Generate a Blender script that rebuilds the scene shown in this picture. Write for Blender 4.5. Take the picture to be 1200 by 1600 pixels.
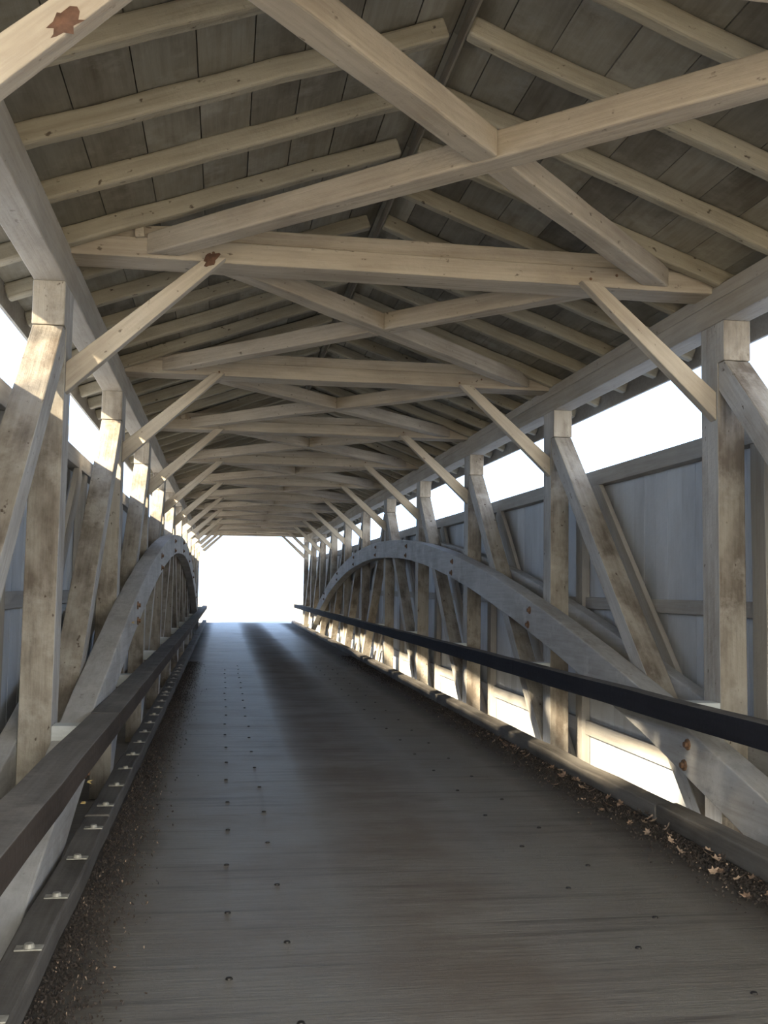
import bpy, math, random
from mathutils import Vector, Matrix
from math import radians as R, sin, cos, pi

for o in list(bpy.data.objects):
    bpy.data.objects.remove(o)
S = bpy.context.scene
COL = S.collection

# ------------------------------------------------------------------ camera
CAMH = 1.6
YAW, PITCH, ROLL, FPX = R(8.84), R(4.268), R(.869), 1600.0
cd = bpy.data.cameras.new('camera')
cam = bpy.data.objects.new('camera', cd)
COL.objects.link(cam)
fw = Vector((sin(YAW) * cos(PITCH), cos(YAW) * cos(PITCH), sin(PITCH)))
ri = Vector((cos(YAW), -sin(YAW), 0))
up = ri.cross(fw)
ri2 = ri * cos(ROLL) + up * sin(ROLL)
up2 = -ri * sin(ROLL) + up * cos(ROLL)
m = Matrix((ri2, up2, -fw)).transposed().to_4x4()
m.translation = (0, 0, CAMH)
cam.matrix_world = m
cd.sensor_fit = 'VERTICAL'
cd.sensor_height = 36
cd.lens = FPX * 36 / 1600
cd.clip_start = .05
cd.clip_end = 800
S.camera = cam

# ------------------------------------------------------------------ exposure, sky, sun
S.view_settings.view_transform = 'Standard'
S.view_settings.look = 'None'
S.view_settings.gamma = 1
S.view_settings.use_curve_mapping = False
S.view_settings.exposure = 0.1
SKY = 3.4
SUN = 30.0
w = bpy.data.worlds.new('sky')
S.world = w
w.use_nodes = True
nt = w.node_tree
nt.nodes.clear()
tc = nt.nodes.new('ShaderNodeTexCoord')
sx = nt.nodes.new('ShaderNodeSeparateXYZ')
cr = nt.nodes.new('ShaderNodeValToRGB')
cr.color_ramp.elements[0].position = 0.0
cr.color_ramp.elements[0].color = (.56, .77, 1.08, 1)
cr.color_ramp.elements[1].position = .8
cr.color_ramp.elements[1].color = (.40, .58, .98, 1)
bg = nt.nodes.new('ShaderNodeBackground')
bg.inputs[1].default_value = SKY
wo = nt.nodes.new('ShaderNodeOutputWorld')
nt.links.new(tc.outputs['Generated'], sx.inputs[0])
nt.links.new(sx.outputs[2], cr.inputs[0])
# warm glow added to the sky straight behind the camera, lighting the near timbers
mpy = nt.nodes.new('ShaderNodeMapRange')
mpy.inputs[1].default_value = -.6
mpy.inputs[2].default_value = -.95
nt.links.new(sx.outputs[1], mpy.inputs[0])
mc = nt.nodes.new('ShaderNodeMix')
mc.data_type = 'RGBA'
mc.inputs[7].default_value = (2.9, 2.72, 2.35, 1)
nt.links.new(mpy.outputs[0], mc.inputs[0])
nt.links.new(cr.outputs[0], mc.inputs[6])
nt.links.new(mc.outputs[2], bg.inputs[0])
nt.links.new(bg.outputs[0], wo.inputs[0])

sd = bpy.data.lights.new('sun', 'SUN')
sd.energy = SUN
sd.color = (1, .84, .60)
sd.angle = .02
sun = bpy.data.objects.new('sun', sd)
COL.objects.link(sun)
sun.rotation_euler = Vector((1, .91, -.62)).to_track_quat('-Z', 'Y').to_euler()
sun.location = (-20, -16, 14)


# ------------------------------------------------------------------ materials
def mat(name, base, dark, rough=.8, axis='X', grain=9.0, stain=.45, stain_scale=1.2, speck=0.0,
        bump=.35, island=0.0, spec=.25, light=None, gr=.4):
    """weathered painted timber; axis is the direction of the grain in the object's own space"""
    M = bpy.data.materials.new(name)
    M.use_nodes = True
    t = M.node_tree
    t.nodes.clear()
    N, Lk = t.nodes.new, t.links.new
    out = N('ShaderNodeOutputMaterial')
    bs = N('ShaderNodeBsdfPrincipled')
    bs.inputs['Roughness'].default_value = rough
    bs.inputs['Specular IOR Level'].default_value = spec
    Lk(bs.outputs[0], out.inputs[0])
    tc = N('ShaderNodeTexCoord')
    oi = N('ShaderNodeObjectInfo')
    mul = N('ShaderNodeMath'); mul.operation = 'MULTIPLY'; mul.inputs[1].default_value = 57.0
    Lk(oi.outputs['Random'], mul.inputs[0])
    add = N('ShaderNodeVectorMath'); add.operation = 'ADD'
    Lk(tc.outputs['Object'], add.inputs[0]); Lk(mul.outputs[0], add.inputs[1])
    geo = N('ShaderNodeNewGeometry')
    m2 = N('ShaderNodeMath'); m2.operation = 'MULTIPLY'; m2.inputs[1].default_value = 31.0
    Lk(geo.outputs['Random Per Island'], m2.inputs[0])
    add2 = N('ShaderNodeVectorMath'); add2.operation = 'ADD'
    Lk(add.outputs[0], add2.inputs[0]); Lk(m2.outputs[0], add2.inputs[1])
    mp = N('ShaderNodeMapping')
    sc = [grain * 3.2] * 3
    sc['XYZ'.index(axis)] = grain * .14
    mp.inputs['Scale'].default_value = sc
    Lk(add2.outputs[0], mp.inputs[0])
    n1 = N('ShaderNodeTexNoise'); n1.inputs['Scale'].default_value = 1; n1.inputs['Detail'].default_value = 6
    n1.inputs['Roughness'].default_value = .65
    Lk(mp.outputs[0], n1.inputs['Vector'])
    n2 = N('ShaderNodeTexNoise'); n2.inputs['Scale'].default_value = stain_scale; n2.inputs['Detail'].default_value = 5
    n2.inputs['Roughness'].default_value = .6
    mp2 = N('ShaderNodeMapping'); s2 = [1.6] * 3; s2['XYZ'.index(axis)] = .8
    mp2.inputs['Scale'].default_value = s2
    Lk(add2.outputs[0], mp2.inputs[0]); Lk(mp2.outputs[0], n2.inputs['Vector'])
    r2 = N('ShaderNodeMapRange'); r2.inputs[1].default_value = .42; r2.inputs[2].default_value = .70
    Lk(n2.outputs[0], r2.inputs[0])
    st = N('ShaderNodeMath'); st.operation = 'MULTIPLY'; st.inputs[1].default_value = stain
    Lk(r2.outputs[0], st.inputs[0])
    r1 = N('ShaderNodeMapRange'); r1.inputs[1].default_value = .35; r1.inputs[2].default_value = .72
    r1.inputs[3].default_value = .0; r1.inputs[4].default_value = gr
    Lk(n1.outputs[0], r1.inputs[0])
    sm = N('ShaderNodeMath'); sm.operation = 'ADD'; sm.use_clamp = True
    Lk(st.outputs[0], sm.inputs[0]); Lk(r1.outputs[0], sm.inputs[1])
    mx = N('ShaderNodeMix'); mx.data_type = 'RGBA'
    mx.inputs[6].default_value = (*base, 1); mx.inputs[7].default_value = (*dark, 1)
    Lk(sm.outputs[0], mx.inputs[0])
    col = mx.outputs[2]
    if light:
        n4 = N('ShaderNodeTexNoise'); n4.inputs['Scale'].default_value = 2.3; n4.inputs['Detail'].default_value = 6
        n4.inputs['Roughness'].default_value = .7
        Lk(add2.outputs[0], n4.inputs['Vector'])
        r4 = N('ShaderNodeMapRange'); r4.inputs[1].default_value = .52; r4.inputs[2].default_value = .68
        r4.inputs[4].default_value = .7
        Lk(n4.outputs[0], r4.inputs[0])
        m4 = N('ShaderNodeMix'); m4.data_type = 'RGBA'; m4.inputs[7].default_value = (*light, 1)
        Lk(r4.outputs[0], m4.inputs[0]); Lk(col, m4.inputs[6]); col = m4.outputs[2]
    if island:
        hv = N('ShaderNodeHueSaturation')
        r5 = N('ShaderNodeMapRange'); r5.inputs[3].default_value = 1 - island; r5.inputs[4].default_value = 1 + island
        Lk(geo.outputs['Random Per Island'], r5.inputs[0]); Lk(r5.outputs[0], hv.inputs['Value'])
        Lk(col, hv.inputs['Color']); col = hv.outputs[0]
    if speck:
        n3 = N('ShaderNodeTexNoise'); n3.inputs['Scale'].default_value = 16; n3.inputs['Detail'].default_value = 3
        mp3 = N('ShaderNodeMapping'); s3 = [1.5] * 3; s3['XYZ'.index(axis)] = .9
        mp3.inputs['Scale'].default_value = s3
        Lk(add2.outputs[0], mp3.inputs[0]); Lk(mp3.outputs[0], n3.inputs['Vector'])
        r3 = N('ShaderNodeMapRange'); r3.inputs[1].default_value = .68; r3.inputs[2].default_value = .74
        r3.inputs[4].default_value = speck
        Lk(n3.outputs[0], r3.inputs[0])
        m3 = N('ShaderNodeMix'); m3.data_type = 'RGBA'; m3.inputs[7].default_value = (.07, .05, .035, 1)
        Lk(r3.outputs[0], m3.inputs[0]); Lk(col, m3.inputs[6]); col = m3.outputs[2]
    Lk(col, bs.inputs['Base Color'])
    nb = N('ShaderNodeTexNoise'); nb.inputs['Scale'].default_value = 22; nb.inputs['Detail'].default_value = 4
    Lk(add2.outputs[0], nb.inputs['Vector'])
    ab = N('ShaderNodeMath'); ab.operation = 'ADD'
    Lk(n1.outputs[0], ab.inputs[0]); Lk(nb.outputs[0], ab.inputs[1])
    bp = N('ShaderNodeBump'); bp.inputs['Strength'].default_value = bump; bp.inputs['Distance'].default_value = .012
    Lk(ab.outputs[0], bp.inputs['Height']); Lk(bp.outputs[0], bs.inputs['Normal'])
    return M


WW = dict(base=(.49, .48, .455), dark=(.22, .19, .155))
M_post = mat('limewashed_oak', stain=.6, speck=.8, stain_scale=1.7, bump=.6, **WW)
M_stain_shade = mat('stained_shaded_limewashed_oak', (.355, .325, .275), (.145, .12, .095), stain=1.0, speck=.9, stain_scale=2.4,
             light=(.42, .395, .345), bump=.6)  # brown stains, with the shade on these faces painted into the colour
M_tie = mat('limewashed_tie', (.53, .475, .385), (.24, .19, .145), bump=.5, stain=.45, speck=.7)
M_raft = mat('limewashed_rafter', (.45, .415, .33), (.21, .18, .13), bump=.6, stain=.5, speck=.85)
M_chord = mat('limewashed_chord', (.42, .39, .34), (.22, .19, .15), stain=.45, speck=.4)
M_arch = mat('limewashed_arch', (.47, .47, .46), (.25, .235, .21), stain=.55, speck=.3, light=(.55, .55, .53))
M_roof = mat('roof_board_wood', (.29, .275, .23), (.135, .115, .085), axis='Y', stain=.6, island=.28, bump=.2,
             light=(.36, .345, .30), stain_scale=2.0)
M_wall = mat('siding_board_wood', (.55, .57, .585), (.33, .33, .33), axis='Z', stain=.5, island=.08, bump=.2, gr=.12)
M_nail = mat('siding_nailer_wood', (.42, .40, .36), (.23, .20, .17), stain=.4)
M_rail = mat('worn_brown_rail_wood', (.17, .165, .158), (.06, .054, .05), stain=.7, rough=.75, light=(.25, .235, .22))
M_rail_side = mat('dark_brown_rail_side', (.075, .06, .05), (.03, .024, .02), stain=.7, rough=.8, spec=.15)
M_rail2 = mat('dark_creosote_rail_wood', (.028, .029, .036), (.016, .016, .02), stain=.5, rough=.85, spec=.12)
M_curb = mat('grey_curb_wood', (.17, .16, .145), (.05, .043, .036), stain=.6, rough=.75)
M_block = mat('pale_painted_block', (.62, .66, .66), (.40, .42, .42), stain=.2)
M_ridge = mat('grey_ridge_wood', (.30, .27, .22), (.15, .12, .09), stain=.4)


def simple(name, col, rough=.7, metal=0.0, noise=0.0, scale=6):
    M = bpy.data.materials.new(name)
    M.use_nodes = True
    t = M.node_tree
    b = t.nodes['Principled BSDF']
    b.inputs['Roughness'].default_value = rough
    b.inputs['Metallic'].default_value = metal
    tcn = t.nodes.new('ShaderNodeTexCoord')
    n = t.nodes.new('ShaderNodeTexNoise'); n.inputs['Scale'].default_value = scale
    n.inputs['Detail'].default_value = 5
    c = t.nodes.new('ShaderNodeValToRGB')
    c.color_ramp.elements[0].position = .3
    c.color_ramp.elements[1].position = .7
    c.color_ramp.elements[0].color = (*[v * (1 - noise) for v in col], 1)
    c.color_ramp.elements[1].color = (*[min(1, v * (1 + noise)) for v in col], 1)
    t.links.new(tcn.outputs['Object'], n.inputs['Vector'])
    t.links.new(n.outputs[0], c.inputs[0])
    t.links.new(c.outputs[0], b.inputs['Base Color'])
    return M


M_rust = simple('rusty_iron', (.17, .10, .06), .8, .2, .5, 40)
M_galv = simple('galvanised_steel', (.33, .32, .28), .65, .3, .3, 30)
M_scar = simple('bare_reddish_wood', (.10, .05, .03), .8, 0, .5, 25)
M_iron = simple('dark_iron', (.03, .028, .026), .5, .6, .3, 30)
M_ground = simple('dry_grass_ground', (.46, .38, .24), .95, 0, .3, .6)
M_gravel = simple('pale_road_gravel', (.56, .49, .38), .95, 0, .2, 3)
M_creek = simple('creek_bed', (.24, .26, .28), .6, 0, .4, .5)
M_splint = simple('fresh_yellow_wood', (.55, .42, .18), .8, 0, .2, 20)
M_bark = simple('grey_bark', (.14, .11, .09), .9, 0, .4, 8)


def deck_mat():
    M = bpy.data.materials.new('worn_laminated_deck')
    M.use_nodes = True
    t = M.node_tree
    N, Lk = t.nodes.new, t.links.new
    b = t.nodes['Principled BSDF']
    tcn = N('ShaderNodeTexCoord')
    sep = N('ShaderNodeSeparateXYZ'); Lk(tcn.outputs['Object'], sep.inputs[0])

    def noise(sc, detail=5, rough=.6, rot=0.0):
        mp = N('ShaderNodeMapping'); mp.inputs['Scale'].default_value = sc
        mp.inputs['Rotation'].default_value = (0, 0, rot)
        Lk(tcn.outputs['Object'], mp.inputs[0])
        n = N('ShaderNodeTexNoise'); n.inputs['Scale'].default_value = 1
        n.inputs['Detail'].default_value = detail; n.inputs['Roughness'].default_value = rough
        Lk(mp.outputs[0], n.inputs['Vector'])
        return n.outputs[0]

    def mr(v, a, c, d=0.0, e=1.0):
        r = N('ShaderNodeMapRange')
        r.inputs[1].default_value = a; r.inputs[2].default_value = c
        r.inputs[3].default_value = d; r.inputs[4].default_value = e
        Lk(v, r.inputs[0]); return r.outputs[0]

    def mth(op, a, c):
        n = N('ShaderNodeMath'); n.operation = op
        for i, v in enumerate((a, c)):
            if isinstance(v, (int, float)): n.inputs[i].default_value = v
            else: Lk(v, n.inputs[i])
        return n.outputs[0]

    def mixc(f, a, c):
        n = N('ShaderNodeMix'); n.data_type = 'RGBA'
        Lk(f, n.inputs[0])
        for i, v in ((6, a), (7, c)):
            if isinstance(v, tuple): n.inputs[i].default_value = (*v, 1)
            else: Lk(v, n.inputs[i])
        return n.outputs[2]
    fine = noise((3.0, 55, 1), 7, .75, R(-2.5))
    patch = noise((.9, 1.3, 1), 6, .62)
    streak = noise((.55, 9, 1), 4, .55, R(-2))
    dx = mth('ABSOLUTE', mth('SUBTRACT', sep.outputs[0], 1.18), 0.0)
    mid = mr(dx, .15, .55, 1.0, 0.0)             # the strip between the wheels keeps its dirt
    col = mixc(mr(fine, .3, .75), (.215, .20, .172), (.10, .091, .077))
    col = mixc(mr(patch, .45, .65, 0, .55), col, (.12, .10, .082))
    col = mixc(mr(streak, .54, .70, 0, .8), col, (.06, .05, .042))
    col = mixc(mth('MULTIPLY', mid, mr(patch, .35, .6, .0, .75)), col, (.105, .085, .066))
    el = mr(mth('ADD', sep.outputs[0], mth('MULTIPLY', patch, .5)), -.45, -.1, 1, 0)
    er = mr(mth('SUBTRACT', sep.outputs[0], mth('MULTIPLY', patch, .5)), 2.15, 2.5, 0, 1)
    edge = mth('MAXIMUM', el, er)
    col = mixc(mth('MULTIPLY', edge, .75), col, (.032, .024, .018))
    Lk(col, b.inputs['Base Color'])
    wheel = mth('SUBTRACT', 1.0, mth('MAXIMUM', mid, edge))
    Lk(mr(mth('SUBTRACT', wheel, mth('MULTIPLY', patch, .6)), -.3, .7, .85, .42), b.inputs['Roughness'])
    b.inputs['Specular IOR Level'].default_value = .45
    bp = N('ShaderNodeBump'); bp.inputs['Strength'].default_value = .8; bp.inputs['Distance'].default_value = .012
    Lk(mth('ADD', mth('ADD', fine, streak), patch), bp.inputs['Height']); Lk(bp.outputs[0], b.inputs['Normal'])
    return M


M_deck = deck_mat()


def leaf_mat(name, c):
    M = simple(name, c, .85, 0, .45, 30)
    return M


M_leaf = [leaf_mat('dry_leaf_brown', (.19, .125, .085)), leaf_mat('dry_leaf_tan', (.34, .25, .18)),
          leaf_mat('dry_leaf_dark', (.034, .026, .021))]


# ------------------------------------------------------------------ mesh helpers
def tag(o, label=None, cat=None, group=None, kind=None):
    if label: o['label'] = label
    if cat:
        o['category'] = cat
        o['kind'] = kind or 'thing'
    if group: o['group'] = group
    if kind: o['kind'] = kind
    return o


def link_mesh(name, V, F, material, parent=None, matrix=None, bevel=0.0):
    me = bpy.data.meshes.new(name)
    me.from_pydata([tuple(v) for v in V], [], F)
    me.update()
    if material is not None:
        me.materials.append(material)
    o = bpy.data.objects.new(name, me)
    COL.objects.link(o)
    if parent is not None:
        o.parent = parent
    if matrix is not None:
        o.matrix_world = matrix if parent is None else matrix
        if parent is not None:
            o.matrix_basis = parent_inv(parent) @ matrix
    if bevel:
        b = o.modifiers.new('bevel', 'BEVEL')
        b.width = bevel; b.segments = 2; b.limit_method = 'ANGLE'
    return o


WM = {}


def parent_inv(p):
    mm = Matrix.Identity(4)
    q = p
    chain = []
    while q is not None:
        chain.append(q.matrix_basis.copy()); q = q.parent
    for c in reversed(chain):
        mm = mm @ c
    return mm.inverted()


def empty(name, loc):
    o = bpy.data.objects.new(name, None)
    COL.objects.link(o)
    o.location = loc
    o.empty_display_size = .1
    return o


QF = [(0, 3, 2, 1), (4, 5, 6, 7), (0, 1, 5, 4), (1, 2, 6, 5), (2, 3, 7, 6), (3, 0, 4, 7)]


def boxvf(x0, x1, y0, y1, z0, z1):
    V = [(x0, y0, z0), (x1, y0, z0), (x1, y1, z0), (x0, y1, z0), (x0, y0, z1), (x1, y0, z1), (x1, y1, z1), (x0, y1, z1)]
    return V, QF


class MB:
    def __init__(s): s.V = []; s.F = []

    def add(s, V, F):
        k = len(s.V); s.V += [tuple(v) for v in V]; s.F += [tuple(i + k for i in f) for f in F]

    def box(s, *a): s.add(*boxvf(*a))

    def build(s, name, material, parent=None, matrix=None, bevel=0.0):
        return link_mesh(name, s.V, s.F, material, parent, matrix, bevel)


def prism(poly, a0, a1, axis):
    """extrude a polygon (list of 2-tuples) along the axis; grain-friendly closed mesh"""
    n = len(poly)
    V = []
    for a in (a0, a1):
        for (u, v) in poly:
            V.append({'X': (a, u, v), 'Y': (u, a, v), 'Z': (u, v, a)}[axis])
    F = [tuple(range(n)), tuple(range(2 * n - 1, n - 1, -1))]
    for i in range(n):
        j = (i + 1) % n
        F.append((i, i + n, j + n, j))
    # consistent outward normals
    return V, F


def fixn(o):
    import bmesh
    bm = bmesh.new(); bm.from_mesh(o.data)
    bmesh.ops.recalc_face_normals(bm, faces=bm.faces)
    bm.to_mesh(o.data); bm.free()
    return o


def wavy_beam(p0, p1, up, wy, wz, name, material, parent=None, bevel=.008, seg=.45, amp=.004, rng=None):
    """squared timber from p0 to p1 with slightly uneven hewn faces; local X runs along it"""
    p0, p1, up = Vector(p0), Vector(p1), Vector(up)
    X = (p1 - p0); L = X.length; X.normalize()
    Y = up.cross(X).normalized(); Z = X.cross(Y)
    M = Matrix((X, Y, Z)).transposed().to_4x4(); M.translation = p0
    n = max(1, int(L / seg))
    rng = rng or random
    V = []; F = []
    for i in range(n + 1):
        x = L * i / n
        jy, jz = rng.uniform(-amp, amp), rng.uniform(-amp, amp)
        a = amp if 0 < i < n else amp
        for (sy, sz) in ((-1, -1), (1, -1), (1, 1), (-1, 1)):
            V.append((x, sy * wy / 2 + jy + rng.uniform(-a, a) * .4, sz * wz / 2 + jz + rng.uniform(-a, a) * .4))
    for i in range(n):
        for k in range(4):
            j = (k + 1) % 4
            F.append((4 * i + k, 4 * i + j, 4 * i + 4 + j, 4 * i + 4 + k))
    F.append((3, 2, 1, 0)); F.append(tuple(4 * n + q for q in range(4)))
    o = link_mesh(name, V, F, material, parent, M, bevel)
    return fixn(o)


ORD = ['', 'first', 'second', 'third', 'fourth', 'fifth', 'sixth', 'seventh', 'eighth', 'ninth', 'tenth', 'eleventh',
       'twelfth', 'thirteenth', 'fourteenth']


def ordn(n):
    if n < len(ORD): return ORD[n]
    s = 'th' if 10 <= n % 100 <= 20 else {1: 'st', 2: 'nd', 3: 'rd'}.get(n % 10, 'th')
    return '%d%s' % (n, s)


# ------------------------------------------------------------------ dimensions
XC = 1.2155
HW = 2.2735                # half distance between the truss inner faces
PANEL, Y1 = 3.8186, 6.848
PY = lambda k: Y1 + (k - 1) * PANEL
YN, YF = -1.15, PY(11) + .6
ZC, ZCT = 3.557, 3.83       # top chord
ZSH = 3.26                  # shoulder
PW, PD = .205, .26          # post width (across), depth (along)
RS, RZ = .363, 4.655        # rafter slope and height at the ridge
ZB = lambda x: RZ - RS * abs(x - XC)
SIDES = (('left', -1), ('right', 1))
sx_ = lambda s, d: XC + s * d          # x of a plane d metres from the centre line


def xr(s, a, b):
    p, q = sx_(s, a), sx_(s, b)
    return (min(p, q), max(p, q))


# ------------------------------------------------------------------ ground outside
g = MB(); g.box(-60, 60, YF + .3, 160, -1.0, -.12)
tag(g.build('ground', M_ground), kind='structure')
g = MB(); g.box(-60, 60, -70, YN - .3, -1.0, -.12)
tag(g.build('ground', M_ground), kind='structure')
g = MB(); g.box(-60, 60, YN - .3, YF + .3, -4.2, -3.6)
tag(g.build('creek_bed', M_creek), kind='structure')
g = MB(); g.box(XC - 2.6, XC + 2.6, YF + .001, 120, -.118, -.02)
tag(g.build('approach_road', M_gravel), kind='structure')
g = MB(); g.box(XC - 2.6, XC + 2.6, -60, YN - .001, -.118, -.02)
tag(g.build('approach_road', M_gravel), kind='structure')

# ------------------------------------------------------------------ deck
rng = random.Random(5)
d = MB()
y = YN
while y < YF - .01:
    y2 = min(YF, y + 1.22)
    d.box(-.85, 3.21, y + .0004, y2 - .0004, -.12, rng.uniform(-.0006, .0002))
    y = y2
floor = tag(d.build('floor', M_deck), kind='structure')


def disc(mb, x, y, z, r, h, n=10):
    V = [(x, y, z + h)]
    for i in range(n):
        a = 2 * pi * i / n
        V.append((x + r * cos(a), y + r * sin(a), z))
    for i in range(n):
        a = 2 * pi * i / n
        V.append((x + r * .75 * cos(a), y + r * .75 * sin(a), z + h * .85))
    F = []
    for i in range(n):
        j = (i + 1) % n
        F.append((1 + i, 1 + j, 1 + n + j, 1 + n + i)); F.append((0, 1 + n + i, 1 + n + j))
    mb.add(V, F)


for (bx, by, st, nb_) in ((.07, 3.49, .868, 20), (.32, 3.88, .90, 20), (1.885, 3.62, .90, 20), (2.148, 3.98, .945, 19)):
    for i in range(nb_):
        mb = MB(); disc(mb, 0, 0, 0, .016, .008)
        o = mb.build('deck_bolt', M_iron, floor)
        o.location = (bx + rng.uniform(-.01, .01), by + i * st + rng.uniform(-.02, .02), .0)

# ------------------------------------------------------------------ siding walls with sill, girts and studs
for side, s in SIDES:
    d = MB()
    y = YN
    rng = random.Random(11 + s)
    while y < YF - .02:
        bw = rng.uniform(.24, .36)
        y2 = min(YF, y + bw)
        a, b = xr(s, HW + .45 + rng.uniform(-.003, .003), HW + .478)
        d.box(a, b, y + .002, y2 - .002, -1.7, 2.86)
        y = y2
    wall = tag(d.build('wall_' + side, M_wall), kind='structure')

    def lbeam(name, d0, d1, z0, z1, y0=YN, y1=YF, mtl=M_nail, parent=wall):
        dm = (d0 + d1) / 2
        return wavy_beam((sx_(s, dm), y0, (z0 + z1) / 2), (sx_(s, dm), y1, (z0 + z1) / 2), (0, 0, 1), d1 - d0, z1 - z0,
                         name, mtl, parent, bevel=.005, amp=.003, seg=1.5, rng=rng)
    lbeam('sill_rail', HW + .34, HW + .50, 2.71, 2.87)
    lbeam('girt', HW + .395, HW + .449, 1.42, 1.54)
    lbeam('girt', HW + .395, HW + .449, .07, .22)
    for k in range(0, 12):
        yy = PY(k)
        wavy_beam((sx_(s, HW + .40), yy + .1, -.9), (sx_(s, HW + .40), yy + .1, 2.71), (0, 1, 0), .09, .2, 'stud', M_nail,
                  wall, bevel=.005, amp=.003, rng=rng)
        if k not in (5, 11) and k + 1 <= 11:
            # siding diagonal parallel to the truss brace
            ya, yb = (PY(k) + .20, PY(k + 1) - .36) if k < 5 else (PY(k + 1) - .06, PY(k) + .50)
            wavy_beam((sx_(s, HW + .365), ya, -.45), (sx_(s, HW + .365), yb, 2.72), (0, 1, 0), .05, .24,
                      'diagonal_nailer', M_nail, wall, bevel=.005, amp=.003, rng=rng)
    # portal posts close the siding ends
# diagonal between post 5 and 6
    wavy_beam((sx_(s, HW + .365), PY(6) - .06, -.45), (sx_(s, HW + .365), PY(5) + .50, 2.72), (0, 1, 0), .05, .17,
              'diagonal_nailer', M_nail, wall, bevel=.005, amp=.003, rng=rng)

# ------------------------------------------------------------------ roof
NR = 79
SP = .7637
RY0 = 6.05 - SP * 5
rng = random.Random(77)
c = MB()
for side, s in SIDES:
    u = .0
    first = True
    dmax = HW + .56
    while u < dmax - .02:
        bw = .30 if not first else .24
        first = False
        u2 = min(dmax, u + bw * rng.uniform(.9, 1.1))
        y = YN - .2
        while y < YF + .2:
            y2 = min(YF + .2, y + SP * rng.choice((2, 3, 4, 5)))
            off = rng.uniform(0, .004)
            za, zb = RZ - RS * u + .126 + off, RZ - RS * u2 + .126 + off
            ua, ub = u + .0035, u2 - .0035
            V = []
            for (uu, zz) in ((ua, za), (ub, zb)):
                for yy in (y + .002, y2 - .002):
                    V.append((sx_(s, uu), yy, zz)); V.append((sx_(s, uu), yy, zz + .024))
            # 0:(a,y0,lo)1:(a,y0,hi)2:(a,y1,lo)3:(a,y1,hi)4..7 for b
            F = [(0, 2, 6, 4), (1, 5, 7, 3), (0, 4, 5, 1), (2, 3, 7, 6), (0, 1, 3, 2), (4, 6, 7, 5)]
            c.add(V, F)
            y = y2
        u = u2
    # roofing over the boards keeps the gaps dark
    for (ua, ub) in ((0, dmax + .03),):
        V = []
        for uu in (ua, ub):
            for yy in (YN - .22, YF + .22):
                V.append((sx_(s, uu), yy, RZ - RS * uu + .157)); V.append((sx_(s, uu), yy, RZ - RS * uu + .17))
        c.add(V, [(0, 2, 6, 4), (1, 5, 7, 3), (0, 4, 5, 1), (2, 3, 7, 6), (0, 1, 3, 2), (4, 6, 7, 5)])
ceil = tag(fixn(c.build('ceiling', M_roof)), kind='structure')

for i, (side, s) in enumerate(SIDES):
    f = MB(); a, b = xr(s, HW + .56, HW + .585)
    f.box(a, b, YN - .2, YF + .2, 3.575, ZB(sx_(s, HW + .57)) + .15)
    tag(f.build('trim_%d' % (i + 1), M_nail), kind='structure')


def copy_obj(o, parent=None):
    q = o.copy(); COL.objects.link(q)
    if parent is not None: q.parent = parent
    return q


# ridge board
o = wavy_beam((XC + .035, YN, RZ + .06), (XC + .035, YF, RZ + .06), (0, 0, 1), .014, .10, 'ridge_board', M_ridge,
              bevel=.002, amp=.001, seg=2)
tag(o, 'long thin grey ridge board where both rafter rows meet overhead', 'ridge board')

rng = random.Random(3)
for side, s in SIDES:
    n = 0
    protos = []
    for v in range(6):
        p0 = (0, 0, 0)
    for i in range(0, 75):
        y = RY0 + i * SP
        if y > YF: break
        n += 1
        d0 = .085 if s < 0 else .055
        d1 = HW + .55
        jz = rng.uniform(-.006, .006)
        a = Vector((sx_(s, d0), y + .045, RZ - RS * d0 + .063 + jz)); b = Vector((sx_(s, d1), y + .045, RZ - RS * d1 + .063 + jz))
        if len(protos) < 8:
            o = wavy_beam(a, b, (0, 0, 1), .092, .12, 'rafter', M_raft, bevel=.016, amp=.007, seg=.3, rng=rng)
            protos.append(o)
        else:
            p = rng.choice(protos)
            o = p.copy(); COL.objects.link(o)
            mm = p.matrix_basis.copy(); mm.translation = a
            o.matrix_basis = mm
        nv = n - 3                        # the first three lie over and behind the camera
        tag(o, 'rough limewashed rafter on the %s roof slope, ' % side +
            ('%s in view from the near end' % ordn(nv) if nv > 0 else ('high behind', 'right above', 'just ahead of')[n - 1] + ' the camera'), 'rafter',
            group='rafters of the %s roof slope' % side)

# ------------------------------------------------------------------ top chords, lower chords
for side, s in SIDES:
    t = tag(empty('top_chord', (sx_(s, HW + .1), YN, ZC)),
            'long limewashed top beam carrying the roof along the %s truss' % side, 'beam')
    rng = random.Random(8 + s)
    wavy_beam((sx_(s, HW + .1025), YN, ZC + .085), (sx_(s, HW + .1025), YF, ZC + .085), (0, 0, 1), .205, .17, 'lower_timber',
              M_chord, t, amp=.003, seg=.8, rng=rng)
    wavy_beam((sx_(s, HW + .108), YN, ZC + .225), (sx_(s, HW + .108), YF, ZC + .225), (0, 0, 1), .205, .104, 'upper_timber',
              M_chord, t, amp=.003, seg=.8, rng=rng)
    o = wavy_beam((sx_(s, HW + .1025), YN, -.76), (sx_(s, HW + .1025), YF, -.76), (0, 0, 1), .20, .34, 'bottom_chord', M_nail,
                  amp=.003, seg=1.2, rng=rng)
    tag(o, 'long timber at the foot of the %s truss, below deck level' % side, 'beam')

for i, (side, s) in enumerate(SIDES):
    f = MB(); a, b = xr(s, HW - .5, HW + .448)
    f.box(a, b, YN, YF, -.58, -.545)          # unseen boards added below deck level to block light from underneath
    tag(f.build('trim_%d' % (i + 3), M_nail), kind='structure')

# ------------------------------------------------------------------ posts and braces
CEN = 5
WHERE = {0: 'beside the camera', 1: 'nearest the camera', 11: 'at the far portal'}


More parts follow.
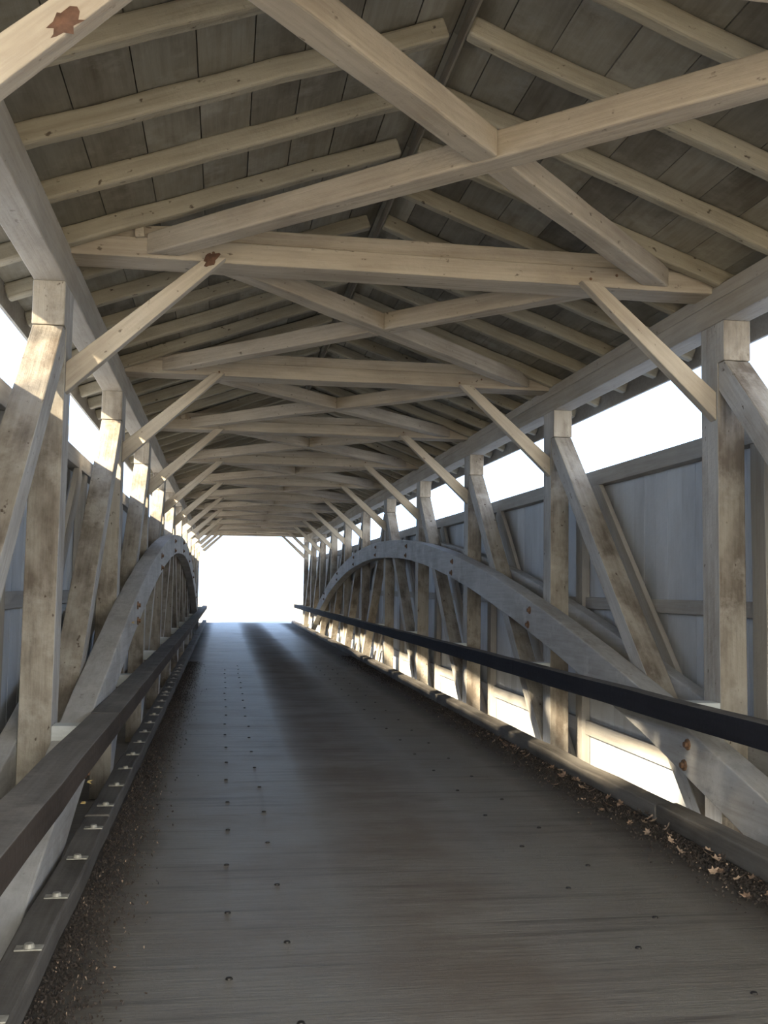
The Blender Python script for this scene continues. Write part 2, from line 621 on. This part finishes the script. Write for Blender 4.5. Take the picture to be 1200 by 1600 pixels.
def where(k):
    return WHERE.get(k, '%s from the camera' % ordn(k))




def stain_shade_faces(o):
    """faces square to the road get brown stain with painted shade, the others paler limewash"""
    o.data.materials.append(M_stain_shade)
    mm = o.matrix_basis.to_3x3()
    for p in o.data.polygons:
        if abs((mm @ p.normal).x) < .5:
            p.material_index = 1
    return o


rng = random.Random(21)
for side, s in SIDES:
    for k in range(0, 12):
        y0, y1 = PY(k), PY(k) + PD
        near = k <= CEN; far = k >= CEN
        poly = [(y0, -.535), (y1, -.535)]
        e = lambda: rng.uniform(-.004, .004)
        for zz in (0, .9, 1.8, 2.6):
            poly.append((y1 + e(), zz + e()))
        poly += ([(y1, ZSH), (y1 + .1, ZSH + .01), (y1 + .1, ZC)] if far else [(y1, ZSH), (y1, ZC)])
        poly += ([(y0 - .097, ZC), (y0 - .097, ZSH + .005), (y0, ZSH)] if near else [(y0, ZC), (y0, ZSH)])
        for zz in (2.6, 1.8, .9, 0):
            poly.append((y0 + e(), zz))
        # local frame: X up (grain), Y = world y, Z = world -x
        poly2 = [(z, yy - y0) for (yy, z) in poly]
        V, F = [], []
        a, b = xr(s, HW, HW + PW)
        n = len(poly2)
        for xx in (a, b):
            for (z, yy) in poly2:
                V.append((z, yy, -(xx - a) ))
        F = [tuple(range(n)), tuple(range(2 * n - 1, n - 1, -1))] + [(i, i + n, (i + 1) % n + n, (i + 1) % n) for i in range(n)]
        M = Matrix(((0, 0, -1), (0, 1, 0), (1, 0, 0))).to_4x4()
        M.translation = (a, y0, 0)
        o = stain_shade_faces(fixn(link_mesh('truss_post', V, F, M_post, None, M, .008)))
        tag(o, 'square limewashed post of the %s truss, %s' % (side, where(k)), 'post', group='posts of the %s truss' % side)
    # braces lean with their tops toward the centre post
    for k in range(0, 11):
        if k < CEN:
            top, bot = (PY(k + 1) - .005, ZSH), (PY(k) + PD - .13, -.28)
            dr = 1
        else:
            top, bot = (PY(k) + PD + .005, ZSH), (PY(k + 1) + .13, -.28)
            dr = -1
        # parallelogram profile in y-z
        wy = .275
        ty, tz = top; by, bz = bot
        A = [(ty, tz), (by, bz)]
        if dr == 1:
            poly = [(ty - .012, tz), (ty - .012, tz - .27), (by + .14, bz - .2), (by - .14, bz - .2), (by - .14, bz)]
            ym = PY(k) + PD + .004
            zi = tz + (bz + .08 - tz) * (ty - .09 - ym) / (ty - .09 - by)
            poly = [(ty - .09, tz), (ty, tz), (ty, tz - .2), (by + .16, bz), (ym, bz), (ym, zi)]
        else:
            ym = PY(k + 1) - .004
            zi = tz + (bz + .08 - tz) * (ym - ty - .09) / (by - ty - .09)
            poly = [(ty + .09, tz), (ty, tz), (ty, tz - .2), (by - .16, bz), (ym, bz), (ym, zi)]
        V = []
        a, b = xr(s, HW + .004, HW + PW - .006)
        # local X along the brace
        d2 = Vector((0, ty - by, tz - bz)).normalized()
        Yl = Vector((1, 0, 0)); Zl = d2.cross(Yl)
        M = Matrix((d2, Yl, Zl)).transposed().to_4x4(); M.translation = (a, by, bz)
        Mi = M.inverted()
        n = len(poly)
        for xx in (a, b):
            for (yy, zz) in poly:
                V.append(Mi @ Vector((xx, yy, zz)))
        F = [tuple(range(n)), tuple(range(2 * n - 1, n - 1, -1))] + [(i, i + n, (i + 1) % n + n, (i + 1) % n) for i in range(n)]
        o = stain_shade_faces(fixn(link_mesh('diagonal_brace', V, F, M_post, None, M, .008)))
        kk = k + 1 if k < CEN else k
        tag(o, 'sloping %s truss brace on the %s side of the post %s' %
            (side, 'near' if k < CEN else 'far', where(kk)), 'brace', group='diagonal braces of the %s truss' % side)

# ------------------------------------------------------------------ arches
ARC = lambda y: 2.60 - .00842 * (y - (PY(CEN) + .13)) ** 2


def arch(s, d0, d1, label, bolts, mtl=M_arch, dz=0.0):
    ys = []
    y = PY(CEN) + .13 - 19.3
    end = PY(CEN) + .13 + 19.3
    n = 72
    a, b = xr(s, d0, d1)
    V = []; F = []
    rg = random.Random(int(d0 * 100) + s)
    for i in range(n + 1):
        yy = y + (end - y) * i / n
        zt = ARC(yy) + dz + rg.uniform(-.004, .004); zb = zt - .345 + rg.uniform(-.006, .006)
        e = rg.uniform(-.003, .003)
        # local: X=world y, Y=-world x
        V += [(yy, -(a + e), zb), (yy, -(b + e), zb), (yy, -(b + e), zt), (yy, -(a + e), zt)]
    for i in range(n):
        for k in range(4):
            j = (k + 1) % 4
            F.append((4 * i + k, 4 * i + j, 4 * i + 4 + j, 4 * i + 4 + k))
    F.append((3, 2, 1, 0)); F.append(tuple(4 * n + q for q in range(4)))
    M = Matrix(((0, -1, 0), (1, 0, 0), (0, 0, 1))).to_4x4()
    o = fixn(link_mesh('timber_arch', V, F, mtl, None, M, .01))
    tag(o, label, 'arch')
    if bolts:
        xf = sx_(s, d0)
        for k in range(1, 10):
            for (oy, oz) in ((.10, -.10), (.16, -.27)):
                yy = PY(k) + oy
                mb = MB()
                V2 = []; nn = 8
                for (r, hh) in ((.042, 0), (.040, .012), (.022, .014), (.020, .034)):
                    for q in range(nn):
                        an = 2 * pi * q / nn
                        V2.append((-s * hh, r * cos(an), r * sin(an)))
                F2 = []
                for lv in range(3):
                    for q in range(nn):
                        j = (q + 1) % nn
                        F2.append((lv * nn + q, lv * nn + j, lv * nn + nn + j, lv * nn + nn + q))
                F2.append(tuple(3 * nn + q for q in range(nn)))
                mb.add(V2, F2)
                bo = mb.build('bolt', M_rust)
                bo.parent = o
                bo.matrix_basis = M.inverted() @ Matrix.Translation((xf, yy, ARC(yy) + oz))
    return o


archR = arch(1, HW - .198, HW - .003, 'curved limewashed timber arch along the road face of the right truss', True)
archL = arch(-1, HW - .198, HW - .003, 'curved limewashed timber arch along the road face of the left truss', True)
arch(1, HW + PW + .003, HW + PW + .128, 'curved timber arch behind the posts of the right truss', False)
arch(-1, HW + PW + .003, HW + PW + .128, 'curved timber arch behind the posts of the left truss', False)
# broken splinters on the left arch
for (yy, zz) in ((10.1, 1.235), (7.11, .29), (6.83, .21)):
    mb = MB()
    for q in range(5):
        a = rng.uniform(-.5, .5)
        V = [(0, 0, 0), (.008, .006, .012), (0, .014, 0), (.03 + .015 * rng.random(), -.015 + .03 * rng.random(), .004 + .03 * a)]
        mb.add(V, [(0, 2, 1), (0, 1, 3), (1, 2, 3), (2, 0, 3)])
    bo = mb.build('splinter', M_splint); bo.parent = archL
    bo.matrix_basis = archL.matrix_basis.inverted() @ Matrix.Translation((sx_(-1, HW - .20), yy, zz))
    bo['label'] = 'yellow broken splinter'

# ------------------------------------------------------------------ tie beams
rng = random.Random(31)
for k in range(0, 12):
    y0 = PY(k) + .09
    t = tag(empty('tie_beam', (XC, y0, 3.80)), 'limewashed cross beam spanning between the trusses overhead, %s' % where(k),
            'cross beam', group='tie beams under the roof')
    e = lambda a=.005: rng.uniform(-a, a)
    xe = HW + .20
    xp = 2.03
    for (nm, za, zb, yo) in (('lower_timber', 3.80, 3.945, 0), ('upper_timber', 3.947, 4.055, .028)):
        poly = []
        nseg = 10
        for i in range(nseg + 1):
            poly.append((-xe + 2 * xe * i / nseg, za + (e() if 0 < i < nseg else 0)))
        # tops follow the roof at the ends
        zend = RZ - RS * xe + .105
        zt = lambda x: min(zb, RZ - RS * abs(x) + .105)
        xs = [xe, xp + .1, xp, 1.4, .7, 0, -.7, -1.4, -xp, -xp - .1, -xe]
        for x in xs:
            z = zt(x)
            if z > za + .003:
                poly.append((x, z + (e(.003) if abs(x) < 1.5 else 0)))
        V, F = prism(poly, y0 + yo, y0 + .29, 'Y')
        # re-centre to keep the grain origin on the beam
        M = Matrix.Translation((XC, 0, 0))
        fixn(link_mesh(nm, V, F, M_tie, t, M, .008))
    for s in (-1, 1):
        mb = MB(); mb.box(-.03, .03, -.02, .03, 0, .12)
        q = mb.build('wedge', M_tie, t, Matrix.Translation((XC + s * 1.83, y0 - .012, 3.935)) @ Matrix.Rotation(R(6 * s), 4, 'Y'), .004)
        for j in range(2):
            mb = MB(); V2 = [(.011 * cos(2 * pi * a / 8), 0, .011 * sin(2 * pi * a / 8)) for a in range(8)]
            V2 += [(v[0] * .8, -.006, v[2] * .8) for v in V2]
            mb.add(V2, [tuple(range(8, 16))] + [(a, (a + 1) % 8, (a + 1) % 8 + 8, a + 8) for a in range(8)])
            mb.build('peg', M_rust, t, Matrix.Translation((XC + s * (1.3 + .25 * j) + e(.05), y0 - .001, 3.87 + e(.03))))

# ------------------------------------------------------------------ lateral X braces between the tie beams
def lateral(pa, pb, ya, yb, width, lab, cut=None):
    """timber between (x,ya) and (x,yb), ends cut flush with the cross beams; cut = (p, q) keeps only one half"""
    p, q = Vector((pa, ya, 0)), Vector((pb, yb, 0))
    dx = pb - pa; L = math.hypot(dx, yb - ya)
    hx = width / 2 * L / abs(yb - ya)              # half width measured along x
    z0, z1 = 3.825, 3.975
    X = (q - p).normalized(); Y = Vector((0, 0, 1)).cross(X); Z = Vector((0, 0, 1))
    M = Matrix((X, Y, Z)).transposed().to_4x4(); M.translation = (pa, ya, z0)
    Mi = M.inverted()
    c0, c1 = cut or (None, None)
    ends = [[(pa - hx, ya), (pa + hx, ya)], [(pb - hx, yb), (pb + hx, yb)]]
    if cut:
        idx, pts = cut
        ends[idx] = pts
    n = 7
    V, F = [], []
    for i in range(n + 1):
        t = i / n
        j = [rng.uniform(-.005, .005) for _ in range(4)] if 0 < i < n else [0] * 4
        for m_, (e, z) in enumerate(((0, z0), (1, z0), (1, z1), (0, z1))):
            A_, B_ = ends[0][e], ends[1][e]
            V.append(Mi @ Vector((A_[0] + (B_[0] - A_[0]) * t + j[m_], A_[1] + (B_[1] - A_[1]) * t, z + j[(m_ + 1) % 4])))
    for i in range(n):
        for k_ in range(4):
            j = (k_ + 1) % 4
            F.append((4 * i + k_, 4 * i + j, 4 * i + 4 + j, 4 * i + 4 + k_))
    F.append((3, 2, 1, 0)); F.append(tuple(4 * n + u for u in range(4)))
    o = fixn(link_mesh('lateral_brace', V, F, M_tie, None, M, .012))
    tag(o, lab, 'brace', group='horizontal cross braces under the roof')


for k in range(0, 11):
    ya, yb = PY(k) + .09 + .292, PY(k + 1) + .09 - .002
    # the continuous timber and the one cut in two where they cross
    if k % 2 == 0:
        f0, f1, h0, h1 = XC + 1.76, XC - 1.68, XC - 1.43, XC + 1.84
    else:
        f0, f1, h0, h1 = XC - 1.25, XC + 1.95, XC + 1.45, XC - 1.80
    e = [rng.uniform(-.08, .08) if k > 1 else 0 for _ in range(4)]
    f0 += e[0]; f1 += e[1]; h0 += e[2]; h1 += e[3]
    if k == 0: names = ('over the camera',)
    bay = 'past the cross beam ' + where(k)
    wd = .155
    lateral(f0, f1, ya, yb, wd, 'long unbroken diagonal timber under the roof, ' + bay)
    Lf = math.hypot(f1 - f0, yb - ya); Lh = math.hypot(h1 - h0, yb - ya)
    sf, sh = (f1 - f0) / (yb - ya), (h1 - h0) / (yb - ya)
    hf, hh = wd / 2 * Lf / (yb - ya) + .003, wd / 2 * Lh / (yb - ya)

    def meet(dh, df):
        # x = h0 + dh + sh t ; x = f0 + df + sf t
        t = (f0 + df - h0 - dh) / (sh - sf)
        return (h0 + dh + sh * t, ya + t)
    near_side = hf if h0 > f0 else -hf
    lateral(h0, h1, ya, yb, wd, 'nearer half of the cut roof diagonal ' + bay,
            (1, [meet(-hh, near_side), meet(hh, near_side)]))
    lateral(h0, h1, ya, yb, wd, 'farther half of the cut roof diagonal ' + bay,
            (0, [meet(-hh, -near_side), meet(hh, -near_side)]))

# ------------------------------------------------------------------ knee braces
for side, s in SIDES:
    for k in range(0, 12):
        y0 = PY(k) + .018 + (.2 if k == 0 else 0)
        # profile in (d, z): foot on the post face, head under the tie
        dpost = HW - .001
        poly = [(dpost, 2.845), (dpost, 3.05), (HW - .89, 3.815), (HW - 1.02, 3.815)]
        V = []
        xf, zf = sx_(s, dpost), 2.95
        xh, zh = sx_(s, HW - .955), 3.815
        X = Vector((xh - xf, 0, zh - zf)).normalized(); Y = Vector((0, 1, 0)); Z = X.cross(Y)
        M = Matrix((X, Y, Z)).transposed().to_4x4(); M.translation = (xf, y0, zf)
        Mi = M.inverted()
        for yy in (y0, y0 + .095):
            for (dd, zz) in poly:
                V.append(Mi @ Vector((sx_(s, dd), yy, zz)))
        F = [(0, 1, 2, 3), (7, 6, 5, 4), (0, 4, 5, 1), (1, 5, 6, 2), (2, 6, 7, 3), (3, 7, 4, 0)]
        o = fixn(link_mesh('knee_brace', V, F, M_tie, None, M, .006))
        tag(o, 'short slanted knee brace from the %s post to the cross beam, %s' % (side, where(k)), 'knee brace',
            group='knee braces on the %s side' % side)
        if s < 0 and k in (0, 1):
            # patch where the limewash and bark have broken away
            mb = MB(); g2 = random.Random(5 + k)
            cx_, cz_, ln = ((.66, -.03, .075), (1.25, .01, .07))[k]
            pts = [(cx_ + ln * cos(2 * pi * q / 17) * g2.uniform(.45, 1.15), cz_ + .042 * sin(2 * pi * q / 17) * g2.uniform(.5, 1.2)) for q in range(17)]
            V2 = [(px_, -.0005, pz_) for px_, pz_ in pts] + [(px_ * .2 + cx_ * .8, -.007, pz_ * .2 + cz_ * .8) for px_, pz_ in pts]
            n2 = 17
            mb.add(V2, [tuple(range(n2, 2 * n2))] + [(q, (q + 1) % n2, (q + 1) % n2 + n2, q + n2) for q in range(n2)])
            sc_ = mb.build('bare_wood_scar', M_scar); sc_.parent = o
            sc_['label'] = 'reddish brown bare wood scar'

# ------------------------------------------------------------------ guard rails, blocks, curbs
RL = dict(left=(-.85, -.66, .618, .745, M_rail), right=(3.10, 3.225, .695, .85, M_rail2))
rng = random.Random(41)
for side, s in SIDES:
    x0, x1, z0, z1, mtl = RL[side]
    ys = [YN, 1.6, PY(1) + .25, PY(4) + .1, PY(7) + .1, PY(10) + .1, YF - .3] if side == 'left' else \
         [YN, PY(2) + .1, PY(5) + .1, PY(8) + .1, YF - .3]
    names = ['nearest', 'second', 'third', 'fourth', 'fifth', 'farthest']
    if len(ys) - 1 < 6: names = ['nearest', 'second', 'third', 'farthest']
    for i in range(len(ys) - 1):
        o = wavy_beam(((x0 + x1) / 2, ys[i] + .003, (z0 + z1) / 2), ((x0 + x1) / 2, ys[i + 1] - .003, (z0 + z1) / 2), (0, 0, 1),
                      x1 - x0, z1 - z0, 'guard_rail', mtl, bevel=.006, amp=.003, seg=.6, rng=rng)
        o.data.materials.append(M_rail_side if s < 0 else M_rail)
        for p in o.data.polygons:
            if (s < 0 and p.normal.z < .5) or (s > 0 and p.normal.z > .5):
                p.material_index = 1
        tag(o, '%s length of the dark timber guard rail along the %s truss' % (names[i], side), 'guard rail',
            group='guard rail lengths along the %s truss' % side)
    for k in range(1, 12):
        a, b = sorted((sx_(s, HW + .0), (x0 if s < 0 else x1)))
        yk = PY(k)
        top = z1 - .05 if side == 'left' else z1 - .02
        mb = MB(); mb.box(a + (.0 if s < 0 else .001), b - .001, yk + .0, yk + .165, max(ARC(yk + .1) + .005, top - .12) if ARC(yk + .1) < top - .03 else top - .12, top)
        # where the arch passes higher the block fills only the gap to the rail
        if ARC(yk + .1) - .365 < top:
            a2, b2 = sorted((sx_(s, HW - .199), (x0 if s < 0 else x1)))
            if ARC(yk) > top - .03:
                mb = MB(); mb.box(a2, b2, yk, yk + .165, top - .12, top)
        if k == 1 and s < 0:
            mb = MB(); mb.box(a + .001, x0 - .001, yk, yk + .165, .47, top)
        o = mb.build('rail_block', M_block, bevel=.004)
        tag(o, 'pale painted block holding the %s guard rail at the post %s' % (side, where(k)), 'block',
            group='blocks behind the %s guard rail' % side)

CB = dict(left=(-.835, -.680, .12), right=(3.02, 3.18, .12))
for side, s in SIDES:
    x0, x1, zt = CB[side]
    ys = [YN, 6.9, 14.3, 22.0, 29.5, 37.0, YF - .05]
    nm = ['nearest', 'second', 'third', 'fourth', 'fifth', 'farthest']
    for i in range(6):
        dz = .0 if not (side == 'right' and i == 0) else .018
        o = wavy_beam(((x0 + x1) / 2, ys[i] + .004, (zt + dz) / 2), ((x0 + x1) / 2, ys[i + 1] - .004, (zt + dz) / 2), (0, 0, 1), x1 - x0,
                      zt + dz - .002, 'wheel_curb', M_curb, bevel=.012, amp=.005, seg=.5, rng=rng)
        tag(o, '%s length of the low dark timber curb on the %s edge of the deck' % (nm[i], side), 'curb',
            group='curb lengths on the %s edge' % side)
        Mi = o.matrix_basis.inverted()
        y = 3.746 if i == 0 else ys[i] + .3
        if side == 'left' and i < 3:
            while y < min(ys[i + 1] - .1, 20):
                xx = x0 + .105
                mb = MB(); mb.box(-.055, .055, -.03, .03, -.001, .006)
                q = mb.build('washer_plate', M_galv, bevel=.002); q.parent = o
                q.matrix_basis = Mi @ Matrix.Translation((xx - .01, y, zt))
                mb = MB(); disc(mb, 0, 0, .006, .024, .018, 12)
                q2 = mb.build('bolt_head', M_galv); q2.parent = q
                y += .70

# ------------------------------------------------------------------ leaves and litter


def leaf_shape(rg, size):
    n = 12
    V = [(0, 0, 0)]
    cup = rg.uniform(.15, .8)
    for i in range(n):
        a = 2 * pi * i / n
        r = size * (1 if i % 2 == 0 else .55) * (1.15 if i == 0 else 1) * rg.uniform(.8, 1.1)
        x, y = r * cos(a), r * .75 * sin(a)
        V.append((x, y, cup * (y * y) / size * 1.4 + rg.uniform(-.1, .12) * size + .25 * x * x / size))
    return V, [(0, 1 + i, 1 + (i + 1) % n) for i in range(n)]


rg = random.Random(9)
protos = []
for i in range(8):
    V, F = leaf_shape(rg, rg.uniform(.03, .048))
    me = bpy.data.meshes.new('fallen_leaf'); me.from_pydata(V, [], F)
    me.materials.append(M_leaf[i % 2 if i < 6 else 2]); me.update()
    protos.append((me, ('brown', 'tan')[i % 2] if i < 6 else 'dark'))
for i in range(110):
    pm, pc = protos[rg.randrange(8)]
    o = bpy.data.objects.new('fallen_leaf', pm)
    COL.objects.link(o)
    y = 4.6 + 6.2 * rg.random() ** 1.5
    x = 3.0 - abs(rg.gauss(0, .11)) - .02
    o.location = (x, y, rg.uniform(.012, .05) if x > 2.86 else .014)
    o.rotation_euler = (rg.uniform(-.7, .7), rg.uniform(-.7, .7), rg.uniform(0, 6.28))
    tag(o, 'dry %s fallen leaf %s, %s' % (pc, 'heaped against the right curb' if x > 2.86 else 'loose on the deck by the right curb',
        'near the camera' if y < 5.8 else 'farther off' if y > 7.5 else 'below the rusty bolts'), 'leaf', group='fallen leaves along the right curb')


def litter(name, label, xs, y0, y1, n, sz, mi, seed):
    rg = random.Random(seed)
    mb = MB()
    for i in range(n):
        y = y0 + (y1 - y0) * rg.random() ** 1.7
        x = xs(rg)
        s_ = sz * rg.uniform(.4, 1.3)
        a = rg.uniform(0, 6.28)
        V = [(x, y, rg.uniform(.002, .02))]
        for q in range(4):
            an = a + q * pi / 2
            V.append((x + s_ * cos(an), y + s_ * .6 * sin(an), rg.uniform(.001, .022)))
        mb.add(V, [(0, 1, 2), (0, 2, 3), (0, 3, 4), (0, 4, 1)])
    o = mb.build(name, M_leaf[mi])
    o.data.materials.append(M_leaf[1])
    for p in o.data.polygons:
        p.material_index = 1 if rg.random() < .03 else 0
    tag(o, label, 'litter', kind='stuff')


litter('leaf_litter', 'dark leaf crumbs gathered along the foot of the right curb',
       lambda g: 3.01 - abs(g.gauss(0, .14)), 4.2, 24, 9000, .010, 2, 1)
litter('leaf_litter', 'dark dirt and leaf crumbs gathered along the foot of the left curb',
       lambda g: -.672 + abs(g.gauss(0, .12)), 3.3, 22, 9000, .007, 2, 2)

# ------------------------------------------------------------------ trees out of view left of the bridge, placed to shade and dapple the sun


def tree(x, y, h, label, name, depth, spread, seed, leafy=0, mtl=M_bark, thick=1.0, z0=-3.6, green=None):
    g = random.Random(seed)
    mb = MB(); lf = MB()

    def limb(p, d, L, r, lv):
        q = p
        nseg = 3
        for i in range(nseg):
            d2 = (d + Vector((g.uniform(-1, 1), g.uniform(-1, 1), g.uniform(-.6, .8))) * .16).normalized()
            q2 = q + d2 * L / nseg
            r2 = r * (1 - .22)
            a = d2.orthogonal().normalized(); b = d2.cross(a)
            n = 6 if lv < 2 else 4
            V = [q + (a * cos(2 * pi * t / n) + b * sin(2 * pi * t / n)) * r for t in range(n)] + \
                [q2 + (a * cos(2 * pi * t / n) + b * sin(2 * pi * t / n)) * r2 for t in range(n)]
            mb.add(V, [(t, (t + 1) % n, n + (t + 1) % n, n + t) for t in range(n)])
            q, r, d = q2, r2, d2
            if lv < depth and (lv > 0 or i > 0):
                for _ in range(2 if lv else 3):
                    v = (d + Vector((g.uniform(-1, 1), g.uniform(-1, 1), g.uniform(-.3, .7))) * spread).normalized()
                    limb(q, v, L * g.uniform(.5, .72), r * .62, lv + 1)
        if leafy and lv >= depth - 1:
            for _ in range(leafy):
                c = q + Vector((g.gauss(0, .5), g.gauss(0, .5), g.gauss(0, .45)))
                if leafy > 20 and y + c.y + .91 * (3.94 - x - c.x) > 8.5:  # added evergreen's crown cut along the sun, so only the near bay is shaded
                    continue
                s_ = g.uniform(.08, .2) * (h / 14) ** .6
                u = Vector((g.uniform(-1, 1), g.uniform(-1, 1), g.uniform(-1, 1))).normalized(); v = u.orthogonal().normalized()
                lf.add([c + u * s_, c + v * s_ * .6, c - u * s_, c - v * s_ * .6], [(0, 1, 2, 3)])
    t = empty(name, (x, y, z0))
    limb(Vector((0, 0, -.1)), Vector((0, 0, 1)), h * .60, h * .016 * thick, 0)
    mb.build('trunk', mtl, t)
    if leafy:
        lf.build('foliage', green or M_green, t)
    tag(t, label, 'tree')


M_green = simple('evergreen_foliage', (.05, .075, .03), .8, 0, .4, 3)
tree(-8.8, -5.2, 14, 'unseen dense evergreen tree added left of the near portal to shade the near bay', 'shading_evergreen_tree', 3, .8, 4, leafy=75)
tree(-9.0, .2, 13, 'bare tree on the creek bank left of the bridge, nearer one', 'bare_tree', 4, .85, 12, thick=1.2)
tree(-9.6, 7.8, 12, 'bare tree on the creek bank left of the bridge, farther one', 'bare_tree', 4, .85, 23)
M_pale = simple('pale_dry_foliage', (.30, .33, .16), .8, 0, .3, 3)
tree(-1.15, 53.0, 1.3, 'small pale shrub beside the road beyond the far portal', 'roadside_shrub', 2, 1.0, 8, leafy=3, thick=1.5, z0=-.12, green=M_pale)
